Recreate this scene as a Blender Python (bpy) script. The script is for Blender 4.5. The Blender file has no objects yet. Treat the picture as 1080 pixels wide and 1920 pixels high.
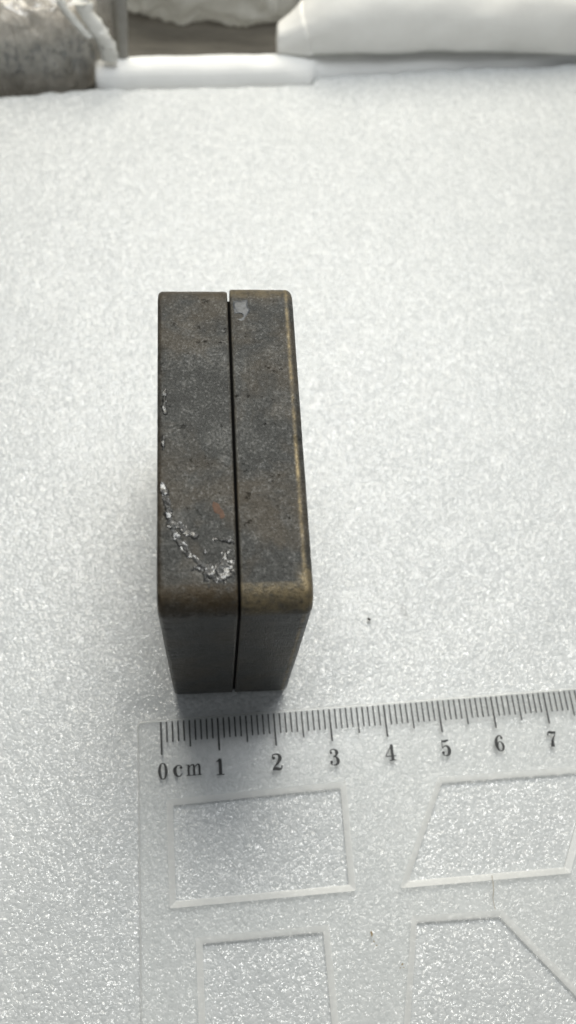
import bpy, bmesh, math, random
import numpy as np
from mathutils import Vector, Matrix, noise
from mathutils.geometry import tessellate_polygon

random.seed(7); rng = np.random.default_rng(7)
S = bpy.context.scene
S.unit_settings.system = 'METRIC'; S.unit_settings.scale_length = 0.01      # 1 unit = 1 cm
COL = S.collection

# ------------------------------------------------------------------ camera
cam = bpy.data.cameras.new('camera'); co = bpy.data.objects.new('camera', cam); COL.objects.link(co)
cam.sensor_fit = 'VERTICAL'; cam.sensor_height = 36.0; cam.lens = 1638.93/1920*36
co.location = (-0.3656, -3.3946, 15.8068)
R = (Matrix.Rotation(-0.2200, 3, 'Z') @ Matrix.Rotation(0.4263, 3, 'X') @ Matrix.Rotation(0.1782, 3, 'Z'))
co.rotation_euler = R.to_euler()
cam.clip_start = 0.1; cam.clip_end = 500
cam.dof.use_dof = True; cam.dof.focus_distance = 13.2; cam.dof.aperture_fstop = 0.175
S.camera = co

# ------------------------------------------------------------------ light
W = bpy.data.worlds.new('World'); S.world = W; W.use_nodes = True
bg = W.node_tree.nodes['Background']; bg.inputs[0].default_value = (0.93, 0.97, 1.0, 1); bg.inputs[1].default_value = 0.16
def area(name, loc, target, size, power, col):
    l = bpy.data.lights.new(name, 'AREA'); l.shape = 'DISK'; l.size = size; l.energy = power; l.color = col
    o = bpy.data.objects.new(name, l); COL.objects.link(o); o.location = loc
    o.rotation_euler = (Vector(target)-Vector(loc)).to_track_quat('-Z', 'Y').to_euler()
    return o
area('ceiling_lamp', (2.6, 9.8, 25.0), (0, 3, 0), 16, 4150, (0.955, 0.985, 1.0))
area('back_lamp', (5, 46, 56), (2, 12, 0), 50, 33000, (1.0, 0.94, 0.80))
S.view_settings.view_transform = 'Standard'; S.view_settings.look = 'None'
S.view_settings.exposure = 0.0; S.view_settings.gamma = 1.0

# ------------------------------------------------------------------ helpers
def new_obj(name, me, mat=None, parent=None, smooth=True):
    o = bpy.data.objects.new(name, me); COL.objects.link(o)
    if mat is not None:
        for m in (mat if isinstance(mat, (list, tuple)) else [mat]): me.materials.append(m)
    if parent is not None: o.parent = parent
    if smooth: me.polygons.foreach_set('use_smooth', [True]*len(me.polygons))
    return o
def mesh(name, v, f):
    me = bpy.data.meshes.new(name); me.from_pydata([tuple(map(float, p)) for p in v], [], f); me.update(); return me
def empty(name, loc, rz=0):
    o = bpy.data.objects.new(name, None); COL.objects.link(o); o.location = loc; o.rotation_euler = (0, 0, rz)
    o.empty_display_size = 0.3; return o
def tag(o, label, cat, group=None):
    o['label'] = label; o['category'] = cat
    if group: o['group'] = group
def grid_faces(nu, nv, wrap_u=False):
    f = []
    for j in range(nv-1):
        for i in range(nu if wrap_u else nu-1):
            a = j*nu+i; b = j*nu+(i+1) % nu
            f.append((a, b, b+nu, a+nu))
    return f

class NT:
    def __init__(s, name):
        s.m = bpy.data.materials.new(name); s.m.use_nodes = True; s.t = s.m.node_tree
        s.t.nodes.clear(); s.out = s.t.nodes.new('ShaderNodeOutputMaterial')
    def n(s, typ, **k):
        nd = s.t.nodes.new(typ)
        for a, b in k.items():
            if a == 'inp':
                for kk, vv in b.items():
                    if isinstance(vv, bpy.types.NodeSocket): s.t.links.new(vv, nd.inputs[kk])
                    else: nd.inputs[kk].default_value = vv
            else: setattr(nd, a, b)
        return nd
    def coord(s): return s.n('ShaderNodeTexCoord').outputs['Object']
    def noise(s, vec, scale, detail=3, rough=.55, dist=0.):
        return s.n('ShaderNodeTexNoise', inp={'Vector': vec, 'Scale': scale, 'Detail': detail, 'Roughness': rough, 'Distortion': dist}).outputs['Fac']
    def ramp(s, fac, stops):
        r = s.n('ShaderNodeValToRGB', inp={'Fac': fac}); e = r.color_ramp.elements
        while len(e) < len(stops): e.new(0.5)
        for el, (p, c) in zip(e, stops): el.position = p; el.color = (*c, 1) if len(c) == 3 else c
        return r.outputs['Color']
    def mix(s, fac, a, b, blend='MIX'):
        nd = s.n('ShaderNodeMix', data_type='RGBA', blend_type=blend)
        for idx, v in ((0, fac), (6, a), (7, b)):
            if isinstance(v, bpy.types.NodeSocket): s.t.links.new(v, nd.inputs[idx])
            else: nd.inputs[idx].default_value = v if idx == 0 else (*v, 1)
        return nd.outputs[2]
    def math(s, op, a, b=0., c=0., clamp=False):
        nd = s.n('ShaderNodeMath', operation=op, use_clamp=clamp)
        for i, v in enumerate((a, b, c)):
            if isinstance(v, bpy.types.NodeSocket): s.t.links.new(v, nd.inputs[i])
            else: nd.inputs[i].default_value = v
        return nd.outputs[0]
    def bump(s, h, strength, dist, normal=None):
        i = {'Height': h, 'Strength': strength, 'Distance': dist}
        if normal is not None: i['Normal'] = normal
        return s.n('ShaderNodeBump', inp=i).outputs['Normal']
    def pbsdf(s, **k):
        nd = s.n('ShaderNodeBsdfPrincipled')
        for kk, vv in k.items():
            kk = kk.replace('_', ' ')
            if isinstance(vv, bpy.types.NodeSocket): s.t.links.new(vv, nd.inputs[kk])
            else: nd.inputs[kk].default_value = (*vv, 1) if isinstance(vv, tuple) and len(vv) == 3 and kk != 'Subsurface Radius' else vv
        return nd.outputs[0]
    def attr(s, name): return s.n('ShaderNodeAttribute', attribute_name=name).outputs['Fac']
    def facet(s, vec, scale, tilt):
        """normal of small flat facets: one random tilt per Voronoi cell"""
        v = s.n('ShaderNodeTexVoronoi', feature='F1', inp={'Vector': vec, 'Scale': scale})
        a = s.n('ShaderNodeVectorMath', operation='SUBTRACT', inp={0: v.outputs['Color'], 1: (.5, .5, .5)}).outputs[0]
        a = s.n('ShaderNodeVectorMath', operation='MULTIPLY', inp={0: a, 1: (tilt, tilt, tilt)}).outputs[0]
        a = s.n('ShaderNodeVectorMath', operation='ADD', inp={0: a, 1: s.n('ShaderNodeNewGeometry').outputs['Normal']}).outputs[0]
        return s.n('ShaderNodeVectorMath', operation='NORMALIZE', inp={0: a}).outputs[0]
    def done(s, sh): s.t.links.new(sh, s.out.inputs['Surface']); return s.m

# ------------------------------------------------------------------ materials
def m_foam():
    k = NT('foam'); c = k.coord()
    w = k.mix(0.07, c, k.n('ShaderNodeTexNoise', inp={'Vector': c, 'Scale': 7.0, 'Detail': 3.0}).outputs['Color'], 'ADD')
    v = k.n('ShaderNodeTexVoronoi', feature='F1', inp={'Vector': w, 'Scale': 15.0})
    v2 = k.n('ShaderNodeTexVoronoi', feature='F1', inp={'Vector': w, 'Scale': 27.0})
    r1 = k.n('ShaderNodeSeparateColor', inp={'Color': v.outputs['Color']}).outputs
    d1 = k.math('MULTIPLY', k.math('POWER', v.outputs['Distance'], 2.0), k.math('ADD', .25, k.math('MULTIPLY', r1[0], 1.1)))
    d2 = k.math('POWER', v2.outputs['Distance'], 2.0)
    h = k.math('ADD', k.math('MULTIPLY', d1, -1.0), k.math('MULTIPLY', d2, -.28))
    h = k.math('ADD', h, k.math('MULTIPLY', k.noise(c, 11, 3, .6), 0.55))
    var = k.math('ADD', k.math('MULTIPLY', r1[1], .45), k.math('MULTIPLY', k.noise(c, 22, 3, .6), .55))
    col = k.ramp(var, [(.2, (.555, .578, .585)), (.5, (.625, .648, .655)), (.8, (.70, .718, .724))])
    big = k.noise(c, 0.45, 3)
    col = k.mix(k.math('MULTIPLY', big, .16), col, (.56, .58, .595))
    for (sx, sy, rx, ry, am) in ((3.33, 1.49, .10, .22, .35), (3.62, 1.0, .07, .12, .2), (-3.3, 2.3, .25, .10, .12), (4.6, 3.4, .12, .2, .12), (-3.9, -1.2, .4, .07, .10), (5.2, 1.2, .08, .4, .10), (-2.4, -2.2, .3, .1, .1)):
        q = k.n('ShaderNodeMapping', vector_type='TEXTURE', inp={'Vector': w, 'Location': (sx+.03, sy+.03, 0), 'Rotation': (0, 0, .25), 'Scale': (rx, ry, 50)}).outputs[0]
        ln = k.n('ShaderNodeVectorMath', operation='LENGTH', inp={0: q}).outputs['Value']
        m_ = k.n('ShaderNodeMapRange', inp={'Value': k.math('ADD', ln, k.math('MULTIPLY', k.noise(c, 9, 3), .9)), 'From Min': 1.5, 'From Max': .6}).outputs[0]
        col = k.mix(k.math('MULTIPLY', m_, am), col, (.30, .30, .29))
    soft = k.bump(h, .34, 0.030)
    hard = k.bump(h, .62, 0.034, k.facet(w, 25.0, .62))
    return k.done(k.pbsdf(Base_Color=col, Roughness=.5, Normal=soft, Specular_IOR_Level=.2, Coat_Weight=1.0, Coat_IOR=1.75, Coat_Roughness=.165, Coat_Normal=hard))

def m_metal(name, brown, warm):
    k = NT(name); c = k.coord()
    n1 = k.noise(c, 0.9, 5, .6, .4); n2 = k.noise(c, 3.2, 5, .65); n3 = k.noise(c, 26, 3, .7); n4 = k.noise(c, 9, 4, .65)
    base = k.ramp(k.math('ADD', k.math('MULTIPLY', n2, .65), k.math('MULTIPLY', n3, .35)), [(.30, (.026, .0265, .0255)), (.5, (.046, .047, .0445)), (.70, (.073, .073, .068))])
    base = k.mix(k.n('ShaderNodeMapRange', inp={'Value': n1, 'From Min': .45, 'From Max': .60, 'To Max': brown}).outputs[0], base, (.092, .072, .047))
    sp = k.n('ShaderNodeMapRange', inp={'Value': n3, 'From Min': .56, 'From Max': .78, 'To Max': .36}).outputs[0]
    base = k.mix(sp, base, (.16, .162, .155))
    dk = k.n('ShaderNodeMapRange', inp={'Value': n3, 'From Min': .46, 'From Max': .30, 'To Max': .5}).outputs[0]
    base = k.mix(dk, base, (.014, .014, .013))
    pit = k.n('ShaderNodeMapRange', inp={'Value': k.noise(c, 5.5, 5, .7), 'From Min': .64, 'From Max': .72}).outputs[0]
    sm = k.n('ShaderNodeMapping', inp={'Vector': c, 'Scale': (1.6, 6, 9)}).outputs[0]
    scr = k.n('ShaderNodeMapRange', inp={'Value': k.noise(sm, 1.6, 4, .65), 'From Min': .60, 'From Max': .70}).outputs[0]
    base = k.mix(k.math('MULTIPLY', scr, .5), base, (.014, .013, .011))
    base = k.mix(k.math('MULTIPLY', pit, .8), base, (.012, .011, .009))
    wa = k.attr('wear_highlight')
    wa = k.math('MULTIPLY', wa, k.n('ShaderNodeMapRange', inp={'Value': k.noise(c, 2.2, 4, .65), 'From Min': .36, 'From Max': .56, 'To Min': .25}).outputs[0])
    w = k.math('MULTIPLY', wa, k.n('ShaderNodeMapRange', inp={'Value': k.math('ADD', k.math('MULTIPLY', n4, .85), k.math('MULTIPLY', n3, .15)), 'From Min': .26, 'From Max': .56}).outputs[0], clamp=True)
    base = k.mix(w, base, warm)
    dark_tone = k.attr('dark_tone')
    base = k.mix(k.math('MULTIPLY', dark_tone, k.n('ShaderNodeMapRange', inp={'Value': n4, 'From Min': .35, 'From Max': .6}).outputs[0], clamp=True), base, (.016, .013, .009))
    h = k.math('ADD', k.math('MULTIPLY', n3, 1.0), k.math('ADD', k.math('MULTIPLY', k.noise(c, 60, 2, .6), .5), k.math('MULTIPLY', pit, -1.5)))
    nrm = k.bump(h, .6, .024)
    rough = k.math('ADD', .22, k.math('MULTIPLY', n4, .22))
    return k.done(k.pbsdf(Base_Color=base, Metallic=k.math('MULTIPLY', w, .55), Roughness=rough, Normal=nrm, Specular_IOR_Level=k.math('ADD', .15, k.math('MULTIPLY', sp, .8)), Coat_Weight=k.n('ShaderNodeMapRange', inp={'Value': k.math('ADD', k.math('MULTIPLY', n3, .6), k.math('MULTIPLY', n2, .4)), 'From Min': .50, 'From Max': .64, 'To Min': .0, 'To Max': .20}).outputs[0], Coat_Roughness=.15, Coat_IOR=1.5, Coat_Normal=k.facet(c, 36.0, .40)))

def m_plain(name, c1, c2, scale, rough=.6, bump=.3, bd=.02, spec=.4, stretch=None):
    k = NT(name); c = k.coord()
    if stretch: c = k.n('ShaderNodeMapping', inp={'Vector': c, 'Scale': stretch}).outputs[0]
    n = k.noise(c, scale, 5, .62); n2 = k.noise(c, scale*7, 3, .6)
    col = k.ramp(k.math('ADD', k.math('MULTIPLY', n, .7), k.math('MULTIPLY', n2, .3)), [(.32, c1), (.68, c2)])
    return k.done(k.pbsdf(Base_Color=col, Roughness=rough, Specular_IOR_Level=spec, Normal=k.bump(k.math('ADD', n, k.math('MULTIPLY', n2, .4)), bump, bd)))

def m_clear(name, haze, hazecol, gloss_rough, fres=1.5, wave=0.0, grain=0., through=.2):
    """clear plastic: see-through, a little milky, glossy by Fresnel"""
    k = NT(name); c = k.coord()
    tr = k.n('ShaderNodeBsdfTransparent', inp={'Color': (1, 1, 1, 1)}).outputs[0]
    df = k.n('ShaderNodeBsdfDiffuse', inp={'Color': (*hazecol, 1)}).outputs[0]
    tl = k.n('ShaderNodeBsdfTranslucent', inp={'Color': (*hazecol, 1)}).outputs[0]
    d2 = k.n('ShaderNodeMixShader', inp={0: through, 1: df, 2: tl}).outputs[0]
    f = haze
    if grain: f = k.math('ADD', haze, k.math('MULTIPLY', k.math('SUBTRACT', k.noise(c, 5.0, 5, .7), .5), grain))
    base = k.n('ShaderNodeMixShader', inp={0: f, 1: tr, 2: d2}).outputs[0]
    gi = {'Roughness': gloss_rough}
    if wave: gi['Normal'] = k.bump(k.noise(c, 1.5, 4), wave, .05)
    gl = k.n('ShaderNodeBsdfGlossy', inp=gi).outputs[0]
    fi = {'IOR': fres}
    fr = k.math('MULTIPLY', k.n('ShaderNodeFresnel', inp=fi).outputs[0], k.math('SUBTRACT', 1.0, k.n('ShaderNodeNewGeometry').outputs['Backfacing']))
    return k.done(k.n('ShaderNodeMixShader', inp={0: fr, 1: base, 2: gl}).outputs[0])

M_FOAM = m_foam()
M_LEFT = m_metal('dark_patina', .36, (.15, .105, .055))
M_RIGHT = m_metal('dark_patina_brassy', .42, (.27, .215, .125))
M_TABLE = m_plain('table_top', (.055, .05, .042), (.13, .12, .10), 1.2, .5, .3, .03, .4, (.35, 2.2, 1))
M_PAD = m_plain('white_pad_foam', (.90, .90, .88), (.95, .95, .93), 2.5, .6, .3, .02, .3)
M_CLOTH = m_plain('cream_cloth', (.86, .845, .80), (.92, .91, .865), 1.6, .85, .35, .03, .15)
M_INK = m_plain('grey_black_ink', (.026, .027, .028), (.06, .062, .063), 9, .5, .2, .003, .3)
M_CRUMB = m_plain('dark_grit', (.02, .018, .015), (.05, .045, .04), 20, .6, .3, .01)
M_GAP = m_plain('gap_shade', (.004, .004, .004), (.008, .008, .007), 9, .8, .2, .01, .1)  # shade of the box seam, put into the colour
M_RUST = m_plain('rust', (.075, .046, .032), (.145, .085, .058), 14, .75, .6, .01, .3)
M_CHIP = m_plain('grey_flake', (.028, .030, .033), (.085, .092, .10), 9, .45, .6, .01, .5)
M_STAIN = m_plain('brown_stain', (.22, .16, .08), (.40, .33, .22), 9, .6, .3, .01)
M_PLATE = m_clear('clear_acrylic', .10, (.955, .97, .955), .16, 1.32, .05, .08)
M_EDGE = m_clear('cut_acrylic_edge', .50, (.98, .98, .955), .22, 1.35, through=.2)
M_FILM = m_clear('crumpled_film', .12, (.82, .80, .75), .2, 1.9, .4, .2)
M_WRAP = m_clear('cloudy_film', .55, (.74, .74, .70), .18, 1.6, .5, .3)
M_SEAM = m_plain('grey_seam', (.20, .19, .17), (.29, .28, .25), 2, .35, .3, .03, .5)
M_FOLD = m_plain('whitish_fold', (.66, .65, .60), (.86, .85, .80), 2.2, .3, .5, .05, .6)
def m_residue(name, shine, tilt):
    k = NT(name); c = k.coord()
    n = k.noise(c, 16, 4, .65); n2 = k.noise(c, 40, 3, .6)
    col = k.ramp(n, [(.35, (.010, .010, .009)), (.6, (.028, .028, .026)), (.78, (.08, .08, .075))])
    return k.done(k.pbsdf(Base_Color=col, Roughness=.3, Specular_IOR_Level=.25, Coat_Weight=shine, Coat_IOR=1.8, Coat_Roughness=.09, Coat_Normal=k.bump(n, .4, .015, k.facet(c, 17.0, tilt)), Normal=k.bump(n, .6, .02)))
M_RES = m_residue('dried_lacquer', .75, 1.0)
M_PIT = m_residue('pitted_lacquer', .35, 1.1)
def m_packet():
    k = NT('grey_packet'); c = k.coord(); sep = k.n('ShaderNodeSeparateXYZ', inp={'Vector': c})
    m = k.n('ShaderNodeMapping', inp={'Vector': c, 'Rotation': (0, .5, 0), 'Scale': (1.9, 1, 1.0)}).outputs[0]
    tan = k.ramp(k.noise(m, 1.3, 5, .65, .6), [(.3, (.34, .305, .25)), (.5, (.55, .50, .425)), (.7, (.80, .745, .66))])
    z = sep.outputs['Z']
    band = k.math('MULTIPLY', k.n('ShaderNodeMapRange', inp={'Value': z, 'From Min': -.2, 'From Max': .05}).outputs[0], k.n('ShaderNodeMapRange', inp={'Value': z, 'From Min': 1.0, 'From Max': .75}).outputs[0])
    mk = k.n('ShaderNodeMapRange', inp={'Value': k.noise(m, 3.4, 4, .65), 'From Min': .48, 'From Max': .58}).outputs[0]
    col = k.mix(k.math('MULTIPLY', band, .45), tan, (.15, .155, .13))
    col = k.mix(k.math('MULTIPLY', k.math('MULTIPLY', band, mk), .9), col, (.035, .038, .035))
    return k.done(k.pbsdf(Base_Color=col, Roughness=.28, Specular_IOR_Level=.9, Normal=k.bump(k.noise(m, 2.2, 4, .6, 1.0), .9, .22)))
M_PACK = m_packet()

# ------------------------------------------------------------------ table
def slab_grid(x0, x1, y0, y1, z, n):
    v = [(x0+(x1-x0)*i/(n-1), y0+(y1-y0)*j/(n-1), z) for j in range(n) for i in range(n)]
    return v, grid_faces(n, n)
v, f = slab_grid(-45, 45, -35, 60, -1.0, 12)
t = new_obj('table', mesh('table', v, f), M_TABLE); t['kind'] = 'structure'

# ------------------------------------------------------------------ white foam mat
BE = [(-10, 14.2), (-5.2, 14.93), (-2.9, 15.31), (2.55, 15.62), (2.62, 15.87), (9.67, 16.64), (14, 17.1)]
def back_y(x): return np.interp(x, [a for a, _ in BE], [b for _, b in BE])
def fbm(X, Y, comps):
    Z = np.zeros_like(X)
    for amp, fr, n in comps:
        for _ in range(n):
            a = rng.uniform(0, 2*math.pi); ph = rng.uniform(0, 2*math.pi); q = fr*rng.uniform(.6, 1.5)
            Z += amp/n**.5*np.sin(q*(X*math.cos(a)+Y*math.sin(a))+ph)
    return Z
nx, ny = 360, 400
xs = np.linspace(-10, 14, nx); tt = np.linspace(0, 1, ny)
X = np.repeat(xs[None, :], ny, 0)
B = back_y(X) + fbm(X, X*0, [(.03, 9, 8)])
Y = -10 + (B+10)*tt[:, None]
Z = fbm(X, Y, [(.05, .5, 8), (.010, 3.0, 14), (.0028, 14, 24), (.0013, 34, 24)])
far = np.clip((Y-9)/6, 0, 1)
dist = B-Y
Z = Z - 0.10*np.clip(1-dist/.16, 0, 1)**2
box = np.exp(-(np.maximum(np.abs(X+.04)-1.0, 0)**2+np.maximum(np.abs(Y-2.6)-2.5, 0)**2)/.05)
Z = Z*(1-box) - .004*box
rl = np.exp(-(np.maximum(np.abs(X-2.6)-4.4, 0)**2+np.maximum(np.abs(Y+3.6)-3.3, 0)**2)/.08)
Z = np.where(rl > .02, Z*(1-rl*.8)-.03*rl, Z)
V = np.stack([X, Y, Z], -1).reshape(-1, 3)
F = grid_faces(nx, ny)
# sides and underside
nv = len(V)
ring = [i for i in range(nx)] + [j*nx+nx-1 for j in range(1, ny)] + [(ny-1)*nx+i for i in range(nx-2, -1, -1)] + [j*nx for j in range(ny-2, 0, -1)]
low = V[ring].copy(); low[:, 2] = -.97
V = np.concatenate([V, low]); m_ = len(ring)
for i in range(m_):
    a, b = ring[i], ring[(i+1) % m_]; F.append((b, a, nv+i, nv+(i+1) % m_))
mat_o = new_obj('foam_mat', mesh('foam_mat', V, F), M_FOAM)
tag(mat_o, 'large white bubbly packing foam sheet lying under the dark box and the ruler', 'foam mat')

# ------------------------------------------------------------------ dark metal box in two halves
L, H, RR, WL, WR = 5.168, 5.167, 0.354, 1.0525, 0.968
box_root = empty('metal_box', (0, 0, 0))
tag(box_root, 'old dark brass box of two halves standing on its edge on the white foam', 'metal box')
def prof(inset, Lh, Hh):
    """points round the rounded square (y, z), counter-clockwise, and a corner measure 0..1"""
    r = max(RR-inset, .02); y0, y1, z0, z1 = inset, Lh-inset, inset, Hh-inset; pts = []
    def seg(a, b, n):
        for i in range(n):
            s = i/n; pts.append((a[0]+(b[0]-a[0])*s, a[1]+(b[1]-a[1])*s, 0.))
    def arc(cy, cz, a0, n):
        for i in range(n):
            s = i/n; a = math.radians(a0+90*s); pts.append((cy+r*math.cos(a), cz+r*math.sin(a), math.sin(math.pi*s)))
    seg((y1, z0+r), (y1, z1-r), 40); arc(y1-r, z1-r, 0, 18)
    seg((y1-r, z1), (y0+r, z1), 170); arc(y0+r, z1-r, 90, 22)
    seg((y0, z1-r), (y0, z0+r), 130); arc(y0+r, z0+r, 180, 18)
    seg((y0+r, z0), (y1-r, z0), 30); arc(y1-r, z0+r, 270, 18)
    return pts
def make_half(name, xi, xo, Lh, Hh, yoff, bev, mat, filler, seed):
    """xi: seam side, xo: outer side"""
    sg = 1 if xo > xi else -1; w = abs(xo-xi)
    secs = [(0.0, .016), (.006, .006), (.018, .0)]
    secs += [(d, 0.) for d in np.linspace(.045, w-bev-.02, 44)]
    for a in np.linspace(0, 90, 9):
        secs.append((w-bev+bev*math.sin(math.radians(a)), bev*(1-math.cos(math.radians(a)))))
    secs.append((w-.004, bev+.05)); secs.append((w-.004, bev+.16))
    n = len(prof(0, Lh, Hh)); vs = []; wear_highlight = []; dark_tone = []
    rnd = random.Random(seed)
    chips = [(rnd.uniform(.3, Lh-.3), rnd.uniform(.03, .09), rnd.uniform(.008, .022)) for _ in range(16)]
    for d, ins in secs:
        for (y, z, c) in prof(ins, Lh, Hh):
            x = xi+sg*d
            p = Vector((x, y, z)); q = noise.noise(p*1.3+Vector((seed, 0, 0)))*.006+noise.noise(p*7)*.0025+noise.noise(p*19)*.0012
            nrm = Vector((0, y-Lh/2, z-Hh/2)); nrm.normalize()
            e = w-d; dent = 0.
            if e < .16 and ins < bev+.06:
                dent += max(0, noise.noise(p*9+Vector((3, seed, 0))))*.014
                for (cy, cr, cd) in chips:
                    if z > Hh*.7: dent += cd*math.exp(-((y-cy)/cr)**2)*max(0, 1-abs(e-bev*.5)/.12)
            if d < .03: dent += max(0, noise.noise(p*6+Vector((9, seed, 3))))*.010
            k = q-dent
            p2 = p+Vector((0, nrm.y if abs(nrm.y) > .5 else 0, nrm.z if abs(nrm.z) > .5 else 0))*k
            vs.append((p2.x, p2.y+yoff, p2.z))
            front_top = 1. if (y < Lh*.5 and z > Hh*.5) else (.55 if z > Hh*.5 else .25)
            wr = (c**.5 if c > 0 else 0)*front_top*(.75 if sg > 0 else .5)
            if sg > 0:
                wr += 1.3*math.exp(-((e-bev*1.0)/.021)**2)*(1 if z > Hh*.5 or y < 1 else .4)
                wr += .5*math.exp(-((y-.42)/.14)**2)*math.exp(-((x-.87)/.09)**2)*(1 if z > Hh-.4 else 0)*2  # spot on the front corner: a highlight painted in with the wear colour
            else: wr += .25*math.exp(-(e/.06)**2)
            if d < .02: wr += .08
            wear_highlight.append(min(1, wr))
            g = 0.
            if z > Hh*.5 and y < Lh*.5 and c > 0: g = max(0, (Hh-RR*.55-z)/(RR*.4))*.9    # darker low on the rounded corner
            if sg < 0 and z > Hh-.1: g += .8*math.exp(-(e/.05)**2)
            if sg < 0 and c > 0 and y < 1: g += .45
            dark_tone.append(min(1, g))
    fs = grid_faces(n, len(secs), True)
    if sg < 0: pass
    else: fs = [tuple(reversed(a)) for a in fs]
    fs = [tuple(reversed(a)) for a in fs]
    last = (len(secs)-1)*n
    fs.append(tuple(range(n)) if sg < 0 else tuple(reversed(range(n))))
    fs.append(tuple(reversed(range(last, last+n))) if sg < 0 else tuple(range(last, last+n)))
    me = mesh(name, vs, fs)
    for an, dat in (('wear_highlight', wear_highlight), ('dark_tone', dark_tone)):
        a = me.attributes.new(an, 'FLOAT', 'POINT'); a.data.foreach_set('value', dat)
    bm = bmesh.new(); bm.from_mesh(me); bmesh.ops.recalc_face_normals(bm, faces=bm.faces); bm.to_mesh(me); bm.free()
    o = new_obj(name, me, mat, box_root)
    return o
left = make_half('box_half', -.018, -WL, L-.03, H-.004, 0.0, .075, M_LEFT, False, 3)
left['label'] = 'left half with blackened edges and a shiny dried streak'
right = make_half('box_half', .022, WR, L, H, 0.0, .11, M_RIGHT, True, 11)
right['label'] = 'right half with a worn golden rim'

filler = []  # filler added inside the seam; its black stands in for the gap's shade
for xx, ii in ((-.03, .05), (.03, .05)): filler.append([(xx, y, z) for (y, z, c) in prof(ii, L-.03, H-.16)])
nn_ = len(filler[0])
me = mesh('seam_filler', filler[0]+filler[1], [tuple(reversed(q)) for q in grid_faces(nn_, 2, True)])
new_obj('seam_filler', me, M_GAP, right)

def top_patch(name, fn, x0, x1, y0, y1, step, zbase, amp, mat, parent, thr=.08, freq=14):
    """thin raised crust on the box top: kept where fn(x, y) > thr"""
    nx = int((x1-x0)/step)+1; ny = int((y1-y0)/step)+1
    vs = []; val = []
    for j in range(ny):
        for i in range(nx):
            x = x0+i*step; y = y0+j*step; a = fn(x, y); val.append(a)
            q = noise.noise(Vector((x*freq, y*freq, 1.7)))*.6+noise.noise(Vector((x*freq*2.3, y*freq*2.3, 8.)))*.4
            vs.append((x, y, zbase-.004+min(1, max(0, a-thr)*3)*(.008+amp*(.5+q))))
    fs = [q for q in grid_faces(nx, ny) if min(val[k] for k in q) > thr]
    used = sorted({k for q in fs for k in q}); mp = {k: i for i, k in enumerate(used)}
    me = mesh(name, [vs[k] for k in used], [tuple(mp[k] for k in q) for q in fs])
    return new_obj(name, me, mat, parent)
def polyd(pts, x, y):
    best = 9
    for (a, b), (c, d) in zip(pts[:-1], pts[1:]):
        vx, vy = c-a, d-b; t = max(0, min(1, ((x-a)*vx+(y-b)*vy)/(vx*vx+vy*vy+1e-9)))
        best = min(best, math.hypot(x-a-t*vx, y-b-t*vy))
    return best
def nz(x, y, s, o=0.): return noise.noise(Vector((x*s, y*s, o)))
st1 = [(-.97, 1.75), (-.91, 1.48), (-.88, 1.21), (-.79, 1.0), (-.66, .79), (-.51, .66), (-.42, .56), (-.29, .38)]
st2 = [(-.84, 1.22), (-.70, 1.10), (-.55, 1.0)]
st3 = [(-.30, .96), (-.17, .93), (-.03, .90)]
def res_fn(x, y):
    a = 1-polyd(st1, x, y)/.062; b = .9-polyd(st2, x, y)/.07; c = .8-polyd(st3, x, y)/.06
    d = .62-polyd([(-.36, .55), (-.2, .52), (-.08, .62)], x, y)/.30
    m = max(a, b, c, d*.8)
    return m*1.15+nz(x, y, 8)*.6+nz(x, y, 22, 4)*.45-.08
top_patch('dried_residue', res_fn, -1.0, -.035, .2, 1.9, .011, H-.004, .015, M_RES, left)
pts_p = [(-.94, 3.25), (-.96, 3.0), (-.93, 2.85)]
for pp, w_ in ((pts_p, .07), ([(-.96, 2.5), (-.97, 2.3)], .05)): top_patch('dried_residue', lambda x, y: .8-polyd(pp, x, y)/w_+nz(x, y, 14, 2)*.4-.15, -1.0, -.8, 2.2, 3.4, .012, H-.004, .014, M_PIT, left)
top_patch('rust_spot', lambda x, y: 1-math.hypot((x+.235+(y-1.38)*.45)/.075, (y-1.38)/.15)+nz(x, y, 12, 7)*.45, -.45, -.05, 1.1, 1.65, .012, H-.004, .006, M_RUST, left)
def chip_fn(x, y):
    a = 1-math.hypot((x-.17)/.15, (y-4.62)/.25)
    notch = 1-math.hypot((x-.15)/.07, (y-4.52)/.06)
    return a*1.4-max(0, notch)*1.5+nz(x, y, 9, 3)*.4
top_patch('grey_flake', chip_fn, .03, .4, 4.3, 4.95, .012, H, .014, M_CHIP, right, .2, 8)

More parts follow.
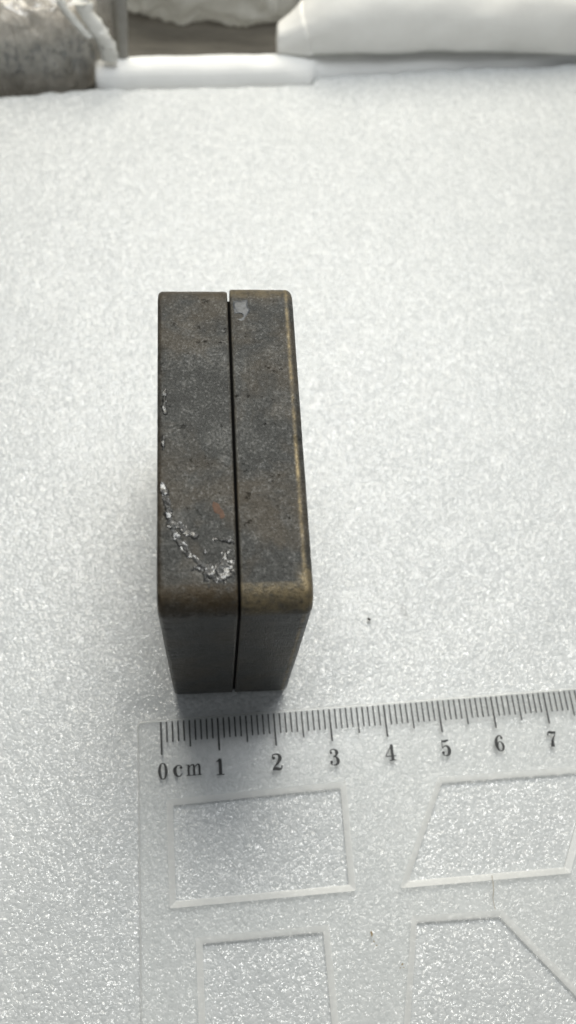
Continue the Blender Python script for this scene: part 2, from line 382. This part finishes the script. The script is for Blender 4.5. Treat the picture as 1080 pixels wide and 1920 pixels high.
# ------------------------------------------------------------------ clear plastic ruler template
RX, RY, RA = -1.2930, -.4304, .0332
ruler = empty('ruler_template', (RX, RY, 0), RA)
tag(ruler, 'clear plastic ruler template with centimetre scale and cut out shapes on the foam', 'ruler')
TH, ZB = .10, .004
def fillet(pts, r, n=5):
    out = []
    m = len(pts)
    for i in range(m):
        p = Vector(pts[i]); a = Vector(pts[i-1])-p; b = Vector(pts[(i+1) % m])-p
        a.normalize(); b.normalize(); ang = a.angle(b); t = r/math.tan(ang/2)
        s = p+a*t; e = p+b*t
        for k in range(n+1):
            u = k/n; q = s*(1-u)**2+p*2*u*(1-u)+e*u*u; out.append((q.x, q.y))
    return out
def shrink(pts, d):
    m = len(pts); out = []
    A = sum(pts[i][0]*pts[(i+1) % m][1]-pts[(i+1) % m][0]*pts[i][1] for i in range(m))
    sg = 1 if A > 0 else -1
    for i in range(m):
        p = Vector(pts[i]); e1 = (p-Vector(pts[i-1])).normalized(); e2 = (Vector(pts[(i+1) % m])-p).normalized()
        n1 = Vector((-e1.y, e1.x))*sg; n2 = Vector((-e2.y, e2.x))*sg
        b = (n1+n2); b = b/ (b.length_squared/2) if b.length_squared > 1e-6 else n1
        out.append((p.x+b.x*d, p.y+b.y*d))
    return out
outer = [(-.385, .02), (-.45, -7.2), (8.7, -7.2), (8.7, .02)]
holes = [
    [(.055, -1.31), (.05, -3.01), (3.125, -3.02), (3.165, -1.26)],
    [(.45, -3.47), (.42, -6.3), (2.62, -6.3), (2.62, -3.48)],
    [(4.80, -1.32), (3.86, -3.05), (6.82, -3.08), (7.76, -1.36)],
    [(4.00, -3.48), (3.35, -6.3), (7.8, -6.3), (5.53, -3.53)],
]
oT = fillet(outer, .07); hT = [fillet(h, .035) for h in holes]; hB = [fillet(shrink(h, .105), .03) for h in holes]
oB = fillet(shrink(outer, -.03), .08)
vs, fs, mi = [], [], []
def sheet(loops, z, up):
    base = len(vs); flat = [p for lp in loops for p in lp]
    vs.extend((x, y, z) for x, y in flat)
    for tri in tessellate_polygon([[Vector((x, y, 0)) for x, y in lp] for lp in loops]):
        a = [Vector((*flat[k], 0)) for k in tri]
        s = (a[1]-a[0]).cross(a[2]-a[0]).z
        if abs(s) < 1e-9: continue
        q = tuple(base+k for k in tri); q = q if (s > 0) == up else q[::-1]
        fs.append(q); mi.append(0)
    offs = []; o = base
    for lp in loops: offs.append(o); o += len(lp)
    return offs
ot = sheet([oT]+hT, TH, True); ob = sheet([oB]+hB, ZB, False)
for a, b, lp, lo in zip(ot, ob, [oT]+hT, [oB]+hB):
    m = len(lp); md = len(vs); vs.extend((x, y, TH-.045) for x, y in lo)       # wide chamfer, then an upright wall
    for i in range(m):
        i2 = (i+1) % m
        fs.append((a+i, a+i2, md+i2, md+i)); fs.append((md+i, md+i2, b+i2, b+i))
me = mesh('clear_plate', vs, fs)
bm = bmesh.new(); bm.from_mesh(me); bmesh.ops.remove_doubles(bm, verts=bm.verts, dist=1e-5); bmesh.ops.recalc_face_normals(bm, faces=bm.faces); bm.to_mesh(me); bm.free()
plate = new_obj('clear_plate', me, [M_PLATE, M_EDGE], ruler, smooth=False)
for pl in me.polygons:
    pl.material_index = 1 if abs(pl.normal.z) < .99 else 0

def prism(name, polys, z0, h, mat, parent, loc=(0, 0, 0)):
    vs, fs = [], []
    for k, (pts, quads) in enumerate(polys):
        zz = z0+h+k*.00025; b = len(vs); m = len(pts)
        vs.extend((x, y, zz) for x, y in pts); vs.extend((x, y, z0) for x, y in pts)
        for q in quads: fs.append(tuple(b+i for i in q))
        edges = {}
        for q in quads:
            for i in range(len(q)):
                e = (q[i], q[(i+1) % len(q)]); edges[e] = 1
        for (i, j) in list(edges):
            if (j, i) not in edges: fs.append((b+j, b+i, b+m+i, b+m+j))
    me = mesh(name, vs, fs); o = new_obj(name, me, mat, parent, smooth=False); o.location = loc; return o
def rect(x0, y0, x1, y1): return ([(x0, y0), (x1, y0), (x1, y1), (x0, y1)], [(0, 1, 2, 3)])
ZI = TH+.0012
tick_me = {}
for i in range(0, 83):
    kind = 'cm' if i % 10 == 0 else ('half' if i % 5 == 0 else 'mm')
    ln = {'cm': .565, 'half': .46, 'mm': .355}[kind]; wd = .0135 if kind != 'cm' else .0155
    if kind not in tick_me:
        o = prism('tick_mark', [rect(-wd, -ln, wd, 0)], ZI, .002, M_INK, ruler, (i*.1, 0, 0)); tick_me[kind] = o.data
    else:
        o = bpy.data.objects.new('tick_mark', tick_me[kind]); COL.objects.link(o); o.parent = ruler; o.location = (i*.1, 0, 0)

def cat(pts, n=6):
    out = []
    P_ = [pts[0]]+list(pts)+[pts[-1]]
    for i in range(1, len(P_)-2):
        a, b, c, d = [np.array(P_[i+k], float) for k in (-1, 0, 1, 2)]
        for s in range(n):
            t = s/n; out.append(.5*((2*b)+(-a+c)*t+(2*a-5*b+4*c-d)*t*t+(-a+3*b-3*c+d)*t**3))
    out.append(np.array(P_[-2], float)); return out
def stroke(pts, n=6, straight=False):
    """pts: (x, y, width) - a pen line of changing width"""
    q = [np.array(p, float) for p in pts] if straight else cat(pts, n)
    L_, R_ = [], []
    for i, p in enumerate(q):
        d = q[min(i+1, len(q)-1)][:2]-q[max(i-1, 0)][:2]; d = d/(np.linalg.norm(d)+1e-9); nn = np.array([-d[1], d[0]])
        L_.append(tuple(p[:2]+nn*p[2]*.58)); R_.append(tuple(p[:2]-nn*p[2]*.58))
    m = len(q); pts2 = L_+R_
    return (pts2, [(m+i, m+i+1, i+1, i) for i in range(m-1)])
def ball(x, y, r, n=10):
    return ([(x+r*math.cos(2*math.pi*i/n), y+r*math.sin(2*math.pi*i/n)) for i in range(n)], [tuple(range(n))])
def ringp(cx, cy, rx, ry, tx, ty, n=28):
    o = [(cx+rx*math.cos(2*math.pi*i/n), cy+ry*math.sin(2*math.pi*i/n)) for i in range(n)]
    q = [(cx+(rx-tx)*math.cos(2*math.pi*i/n), cy+(ry-ty)*math.sin(2*math.pi*i/n)) for i in range(n)]
    return (o+q, [(i, (i+1) % n, n+(i+1) % n, n+i) for i in range(n)])
T, t_ = .19, .055
G = {
 '0': [ringp(0, .5, .29, .5, .175, .055)],
 '1': [rect(-.10, .05, .10, .96), stroke([(-.24, .80, .05), (-.12, .86, .07), (.0, .985, .09)], 5), rect(-.24, 0, .24, .06)],
 '2': [ball(-.19, .74, .10), stroke([(-.27, .74, .06), (-.23, .91, .07), (-.03, .97, .07), (.15, .88, .14), (.19, .70, T), (.10, .50, .15), (-.12, .28, .075), (-.27, .08, .07)], 6),
       stroke([(-.29, .06, .10), (-.12, .11, .17), (.08, .07, .16), (.24, .10, .09), (.29, .30, .04)], 6)],
 '3': [ball(-.18, .78, .085), stroke([(-.24, .79, .06), (-.18, .93, .06), (0, .972, .06), (.14, .88, .14), (.17, .75, T), (.10, .60, .10), (-.06, .54, .05)], 6),
       stroke([(-.06, .54, .05), (.12, .49, .10), (.21, .28, T), (.15, .10, .14), (-.02, .03, .06), (-.2, .08, .06), (-.27, .22, .06)], 6), ball(-.20, .22, .095)],
 '4': [rect(.02, .05, .20, .98), stroke([(.12, .97, .05), (-.32, .30, .05)], 4, True), rect(-.34, .25, .34, .31), rect(-.10, 0, .32, .055)],
 '5': [stroke([(-.2, .93, .10), (-.02, .91, .13), (.22, .96, .08)], 6), rect(-.235, .48, -.185, .97),
       stroke([(-.21, .50, .05), (-.05, .62, .06), (.13, .56, .13), (.20, .34, T), (.13, .11, .14), (-.02, .03, .06), (-.2, .08, .06), (-.27, .22, .06)], 6), ball(-.20, .22, .095)],
 '6': [ringp(0.02, .31, .27, .31, .16, .05), stroke([(.22, .84, .06), (.12, .965, .06), (-.04, .95, .08), (-.18, .75, .16), (-.21, .45, .17), (-.17, .25, .15)], 6), ball(.17, .83, .085)],
 '7': [stroke([(-.26, .72, .04), (-.24, .88, .08), (-.10, .93, .15), (.08, .89, .14), (.26, .93, .07)], 6), stroke([(.27, .95, .05), (.12, .66, .07), (-.02, .40, .14), (-.06, .18, .2), (-.06, .03, .2)], 6)],
 '8': [ringp(0, .75, .22, .25, .13, .05), ringp(0, .27, .27, .27, .15, .05)],
 'c': [stroke([(.20, .53, .06), (.10, .645, .05), (-.05, .64, .07), (-.18, .48, .16), (-.19, .28, .17), (-.10, .08, .11), (.06, .03, .06), (.22, .17, .05)], 6), ball(.16, .52, .085)],
 'm': [rect(-.43, .04, -.29, .66), rect(-.07, .04, .07, .55), rect(.29, .04, .43, .52), rect(-.52, 0, -.20, .05), rect(-.16, 0, .16, .05), rect(.20, 0, .52, .05), rect(-.52, .61, -.36, .66),
       stroke([(-.30, .48, .05), (-.18, .61, .06), (-.04, .62, .09), (.0, .5, .13)], 5), stroke([(.06, .48, .05), (.18, .61, .06), (.32, .62, .09), (.36, .48, .13)], 5)],
}
def glyph(name, ch, u, v, h, ws=1.0, dx=0):
    polys = [([(x*h*ws+dx, y*h) for x, y in p], q) for p, q in G[ch]]
    return prism(name, polys, ZI, .002, M_INK, ruler, (u, v, 0))
us = [.01, 1.0, 1.99, 3.005, 4.01, 5.02, 6.01, 7.0, 8.0]
for d in range(9): glyph('numeral', str(d), us[d], -.985, .285, 1.0)
unit = [([(x*.29*1.05-.145, y*.29) for x, y in p], q) for p, q in G['c']]+[([(x*.29*.9+.125, y*.29) for x, y in p], q) for p, q in G['m']]
prism('unit_lettering', unit, ZI, .002, M_INK, ruler, (.42, -.955, 0))

def blot(name, cx, cy, rx, ry, rot, mat, parent, z, h=.002, n=18, seed=1):
    rnd = random.Random(seed); pts = []
    for i in range(n):
        a = 2*math.pi*i/n; r = 1+rnd.uniform(-.38, .3)
        x, y = rx*r*math.cos(a), ry*r*math.sin(a); pts.append((x*math.cos(rot)-y*math.sin(rot), x*math.sin(rot)+y*math.cos(rot)))
    return prism(name, [(pts, [tuple(range(n))])], z, h, mat, parent, (cx, cy, 0))
for k, (cx, cy, rx, ry, ro) in enumerate([(3.30, -3.68, .022, .055, .1), (3.325, -3.80, .012, .02, .4), (3.36, -3.86, .02, .012, .2), (3.74, -4.17, .03, .014, .5), (3.76, -4.22, .013, .012, 0), (3.70, -4.22, .012, .01, 0)]):
    blot('brown_speck', cx, cy, rx*.8, ry*.8, ro, M_STAIN, ruler, ZI, .001, 14, k)
sc = stroke([(5.46, -2.99, .006), (5.45, -3.2, .009), (5.41, -3.35, .005), (5.42, -3.52, .008)], 6)
prism('hairline_crack', [sc], ZI, .001, M_STAIN, ruler)

# ------------------------------------------------------------------ crumb on the foam
bm = bmesh.new(); bmesh.ops.create_icosphere(bm, subdivisions=2, radius=1)
for v_ in bm.verts:
    v_.co = Vector((v_.co.x*.042, v_.co.y*.024, v_.co.z*.022))*(1+.5*noise.noise(v_.co*1.8))
me = bpy.data.meshes.new('crumb'); bm.to_mesh(me); bm.free()
cr = new_obj('crumb', me, M_CRUMB); cr.location = (2.61, 1.34, .03); cr.rotation_euler = (0, 0, -.6)
tag(cr, 'tiny black crumb on the foam to the right of the dark box', 'crumb')

# ------------------------------------------------------------------ white pad behind the mat
fr = [(-2.95, 15.38), (2.55, 15.72), (2.64, 15.96), (9.7, 16.74), (13.5, 17.2)]
def pad_top(x): return np.interp(x, [-2.9, 2, 6, 9.7], [.30, .30, .20, .03])
nxp, nyp = 140, 43
vs = []
for j in range(nyp):
    s = j/(nyp-1)
    for i in range(nxp):
        x = -2.93+(13.5+2.93)*(i/(nxp-1))**1.0
        y0 = np.interp(x, [a for a, _ in fr], [b for _, b in fr]); y1 = np.interp(x, [-2.9, 1.7, 3.0, 13], [16.06, 16.36, 17.6, 18.6])
        e = max(0, 1-(x+2.93)/.35); dy = (y1-y0); zt = pad_top(x)-.13*e**2.2
        pq = [(0, -.99), (0, -.5), (.0, -.25), (.015, -.12), (.06, .0), (.14, .40), (.25, .68), (.40, .88), (.55, .97), (.70, 1.0), (.84, .96), (.93, .75), (.985, .3), (1, -.2), (1, -.99)]
        tq = s*(len(pq)-1); kq = min(int(tq), len(pq)-2); fq = tq-kq
        def zq(v): return v if v < 0 else v*zt
        yy = y0+dy*(pq[kq][0]*(1-fq)+pq[kq+1][0]*fq); zz = zq(pq[kq][1])*(1-fq)+zq(pq[kq+1][1])*fq
        yy = (y0+y1)/2+(yy-(y0+y1)/2)*(1-.2*e**2)
        zz += (.03*noise.noise(Vector((x*1.1, yy*2, 0)))+.012*noise.noise(Vector((x*4, yy*4, 3))))*(1 if zz > -.3 else 0)
        vs.append((x, yy, zz))
fs = grid_faces(nxp, nyp); fs.append(tuple(j*nxp for j in range(nyp)))
me = mesh('white_pad', vs, fs)
bm = bmesh.new(); bm.from_mesh(me); bmesh.ops.recalc_face_normals(bm, faces=bm.faces); bm.to_mesh(me); bm.free()
pad = new_obj('white_pad', me, M_PAD)
tag(pad, 'flat bright white pad lying directly behind the foam sheet, rounded at its left end', 'white pad')

# ------------------------------------------------------------------ cream cloth roll
roll = empty('cloth_roll', (1.62, 16.2, .3))
tag(roll, 'thick cream cloth roll with a folded end resting on the white pad', 'cloth')
nr, ns = 64, 90
def roll_sec(u, extra=0.):
    """u = distance from the left end; returns ring (x, y, z) local to the root"""
    q_ = min(1, u/1.45); g = .30+.70*(.6*q_+.4*q_*q_*(3-2*q_))
    ring = []
    for k in range(nr):
        a = 2*math.pi*k/nr
        rz, ry = (1.15 if a < math.pi else .50)*g+extra, .95*g+extra
        cz = .48*g; cyy = .36+.55*(g-.42)+.075*u
        ca, sa = math.cos(a), math.sin(a)
        y = cyy+ry*math.copysign(abs(ca)**(.85 if sa > 0 else .6), ca); z = cz+rz*math.copysign(abs(sa)**(.85 if sa > 0 else .5), sa)
        lift = .07*math.exp(-((u-4.2)/1.3)**2)+.04*math.exp(-((u-6.3)/.4)**2)
        drop = np.interp(u, [0, 4, 8.1, 12], [0, -.06, -.24, -.28])
        z = max(z, 0.02+.01*math.sin(u*3))+(lift if z < .4 else lift*.4)+drop
        w = .05*noise.noise(Vector((u*.8, a*1.6, 2)))+.016*noise.noise(Vector((u*3.5, a*4, 5)))+.02*math.sin(u*2.1+a*3)*noise.noise(Vector((u*.5, 7, a)))
        ring.append((u, y+w*ca, z+w*sa))
    return ring
us_ = [0, .01, .03, .07]+list(np.linspace(.12, 1.0, 22))+list(np.linspace(1.05, 11.5, ns-26))
vs = []
for q, kx in ((.16, .22), (.22, .06), (.30, .02), (.7, .0)):     # end cap with a small hollow
    rg = roll_sec(0); cy_ = np.mean([p[1] for p in rg]); cz_ = np.mean([p[2] for p in rg])
    vs += [(kx, cy_+(p[1]-cy_)*q, cz_+(p[2]-cz_)*q) for p in rg]
for u in us_: vs += roll_sec(u, -.0 if u > .0 else -.02)
nring = len(vs)//nr
fs = grid_faces(nr, nring, True); fs.append(tuple(range(nr)))
me = mesh('rolled_cloth', vs, fs)
bm = bmesh.new(); bm.from_mesh(me); bmesh.ops.recalc_face_normals(bm, faces=bm.faces); bm.to_mesh(me); bm.free()
new_obj('rolled_cloth', me, M_CLOTH, roll)
# folded cuff lying over the end, its edge running slantwise
vs = []
for j in range(10):
    for k in range(nr):
        a = 2*math.pi*k/nr
        edge = .80-.22*math.sin(a)
        u = .03+(edge-.03)*j/8 if j < 9 else edge+.004
        p = roll_sec(u, .035 if j < 9 else -.01)[k]; vs.append(p)
me = mesh('folded_cuff', vs, grid_faces(nr, 10, True))
bm = bmesh.new(); bm.from_mesh(me); bmesh.ops.recalc_face_normals(bm, faces=bm.faces); bm.to_mesh(me); bm.free()
new_obj('folded_cuff', me, M_CLOTH, roll)

# ------------------------------------------------------------------ crumpled plastic bag at the back left
def blob(name, c, r, e, amp, fr_, mat, parent, seed, nu=110, nvv=60, ridge=True):
    vs = []
    for j in range(nvv):
        ph = -math.pi/2+math.pi*j/(nvv-1)
        for i in range(nu):
            th = 2*math.pi*i/nu
            def pw(x_, q): return math.copysign(abs(x_)**q, x_)
            x = r[0]*pw(math.cos(ph), e)*pw(math.cos(th), e); y = r[1]*pw(math.cos(ph), e)*pw(math.sin(th), e); z = r[2]*pw(math.sin(ph), e)
            p = Vector((c[0]+x, c[1]+y, c[2]+z)); d = Vector((x/r[0]**2, y/r[1]**2, z/r[2]**2)); d.normalize()
            k = 0.; q = fr_
            for o_ in range(4):
                nv_ = noise.noise(Vector((p.x*q[0], p.y*q[1], p.z*q[2]))*(2**o_)+Vector((seed, o_*3, 0)))
                k += ((1-2*abs(nv_)) if ridge else nv_)*amp/(1.75**o_)
            p += d*k; p.z = max(p.z, -.97)
            vs.append(tuple(p))
    me = mesh(name, vs, grid_faces(nu, nvv, True)); return new_obj(name, me, mat, parent)
bag = empty('plastic_bag', (-5.4, 17.0, -1.0))
tag(bag, 'crumpled clear plastic bag with dark printed packet inside, at the back left corner', 'plastic bag')
def inv(o, root): o.location = -Vector(root.location)
p1 = blob('packet', (-6.2, 17.0, .25), (3.25, 1.25, 1.35), .45, .10, (.8, .8, .8), M_PACK, bag, 4); inv(p1, bag)
p2 = blob('film', (-5.9, 16.95, .35), (3.3, 1.4, 1.55), .5, .13, (1.3, 1.3, .8), M_FILM, bag, 9, 150, 80); inv(p2, bag)
def strip(name, path, w, mat, parent, amp=.04, n=40):
    pts = cat([(*p, 0) for p in path], 10); vs = []; m = 9
    for i, p in enumerate(pts):
        for k in range(m):
            a = 2*math.pi*k/m
            vs.append((p[0]+w*math.cos(a)+amp*noise.noise(Vector((i*.3, k, 0))), p[1]+w*.6*math.sin(a), p[2]+amp*noise.noise(Vector((i*.5, k, 5)))))
    fs = grid_faces(m, len(pts), True); fs += [tuple(range(m)), tuple(range((len(pts)-1)*m, len(pts)*m))]
    o = new_obj(name, mesh(name, vs, fs), mat, parent); inv(o, parent); return o
def cat3(path): return path
def cat(pts, n=6, _c=cat): return _c(pts, n)
strip('white_fold', [(-3.05, 15.75, 1.9), (-2.78, 15.7, 1.35), (-2.55, 15.65, .85), (-2.55, 15.7, .45)], .21, M_FOLD, bag, .11)
strip('white_fold', [(-3.55, 15.7, 2.0), (-3.25, 15.66, 1.5), (-2.95, 15.62, 1.1)], .11, M_FOLD, bag, .07)
strip('side_seam', [(-2.16, 16.1, 1.95), (-2.2, 16.05, 1.2), (-2.26, 16.0, .4), (-2.3, 16.0, -.9)], .17, M_SEAM, bag, .02)

# ------------------------------------------------------------------ crumpled wrap behind the gap
wrap = empty('plastic_wrap', (0, 19.6, -1.0))
tag(wrap, 'wrinkled cloudy plastic wrap lying on the table between the bag and the cloth roll', 'plastic wrap')
w1 = blob('film', (-.1, 20.6, -.3), (2.6, 1.6, .8), .6, .20, (1.2, 1.8, 2.4), M_WRAP, wrap, 21, 150, 70); inv(w1, wrap)
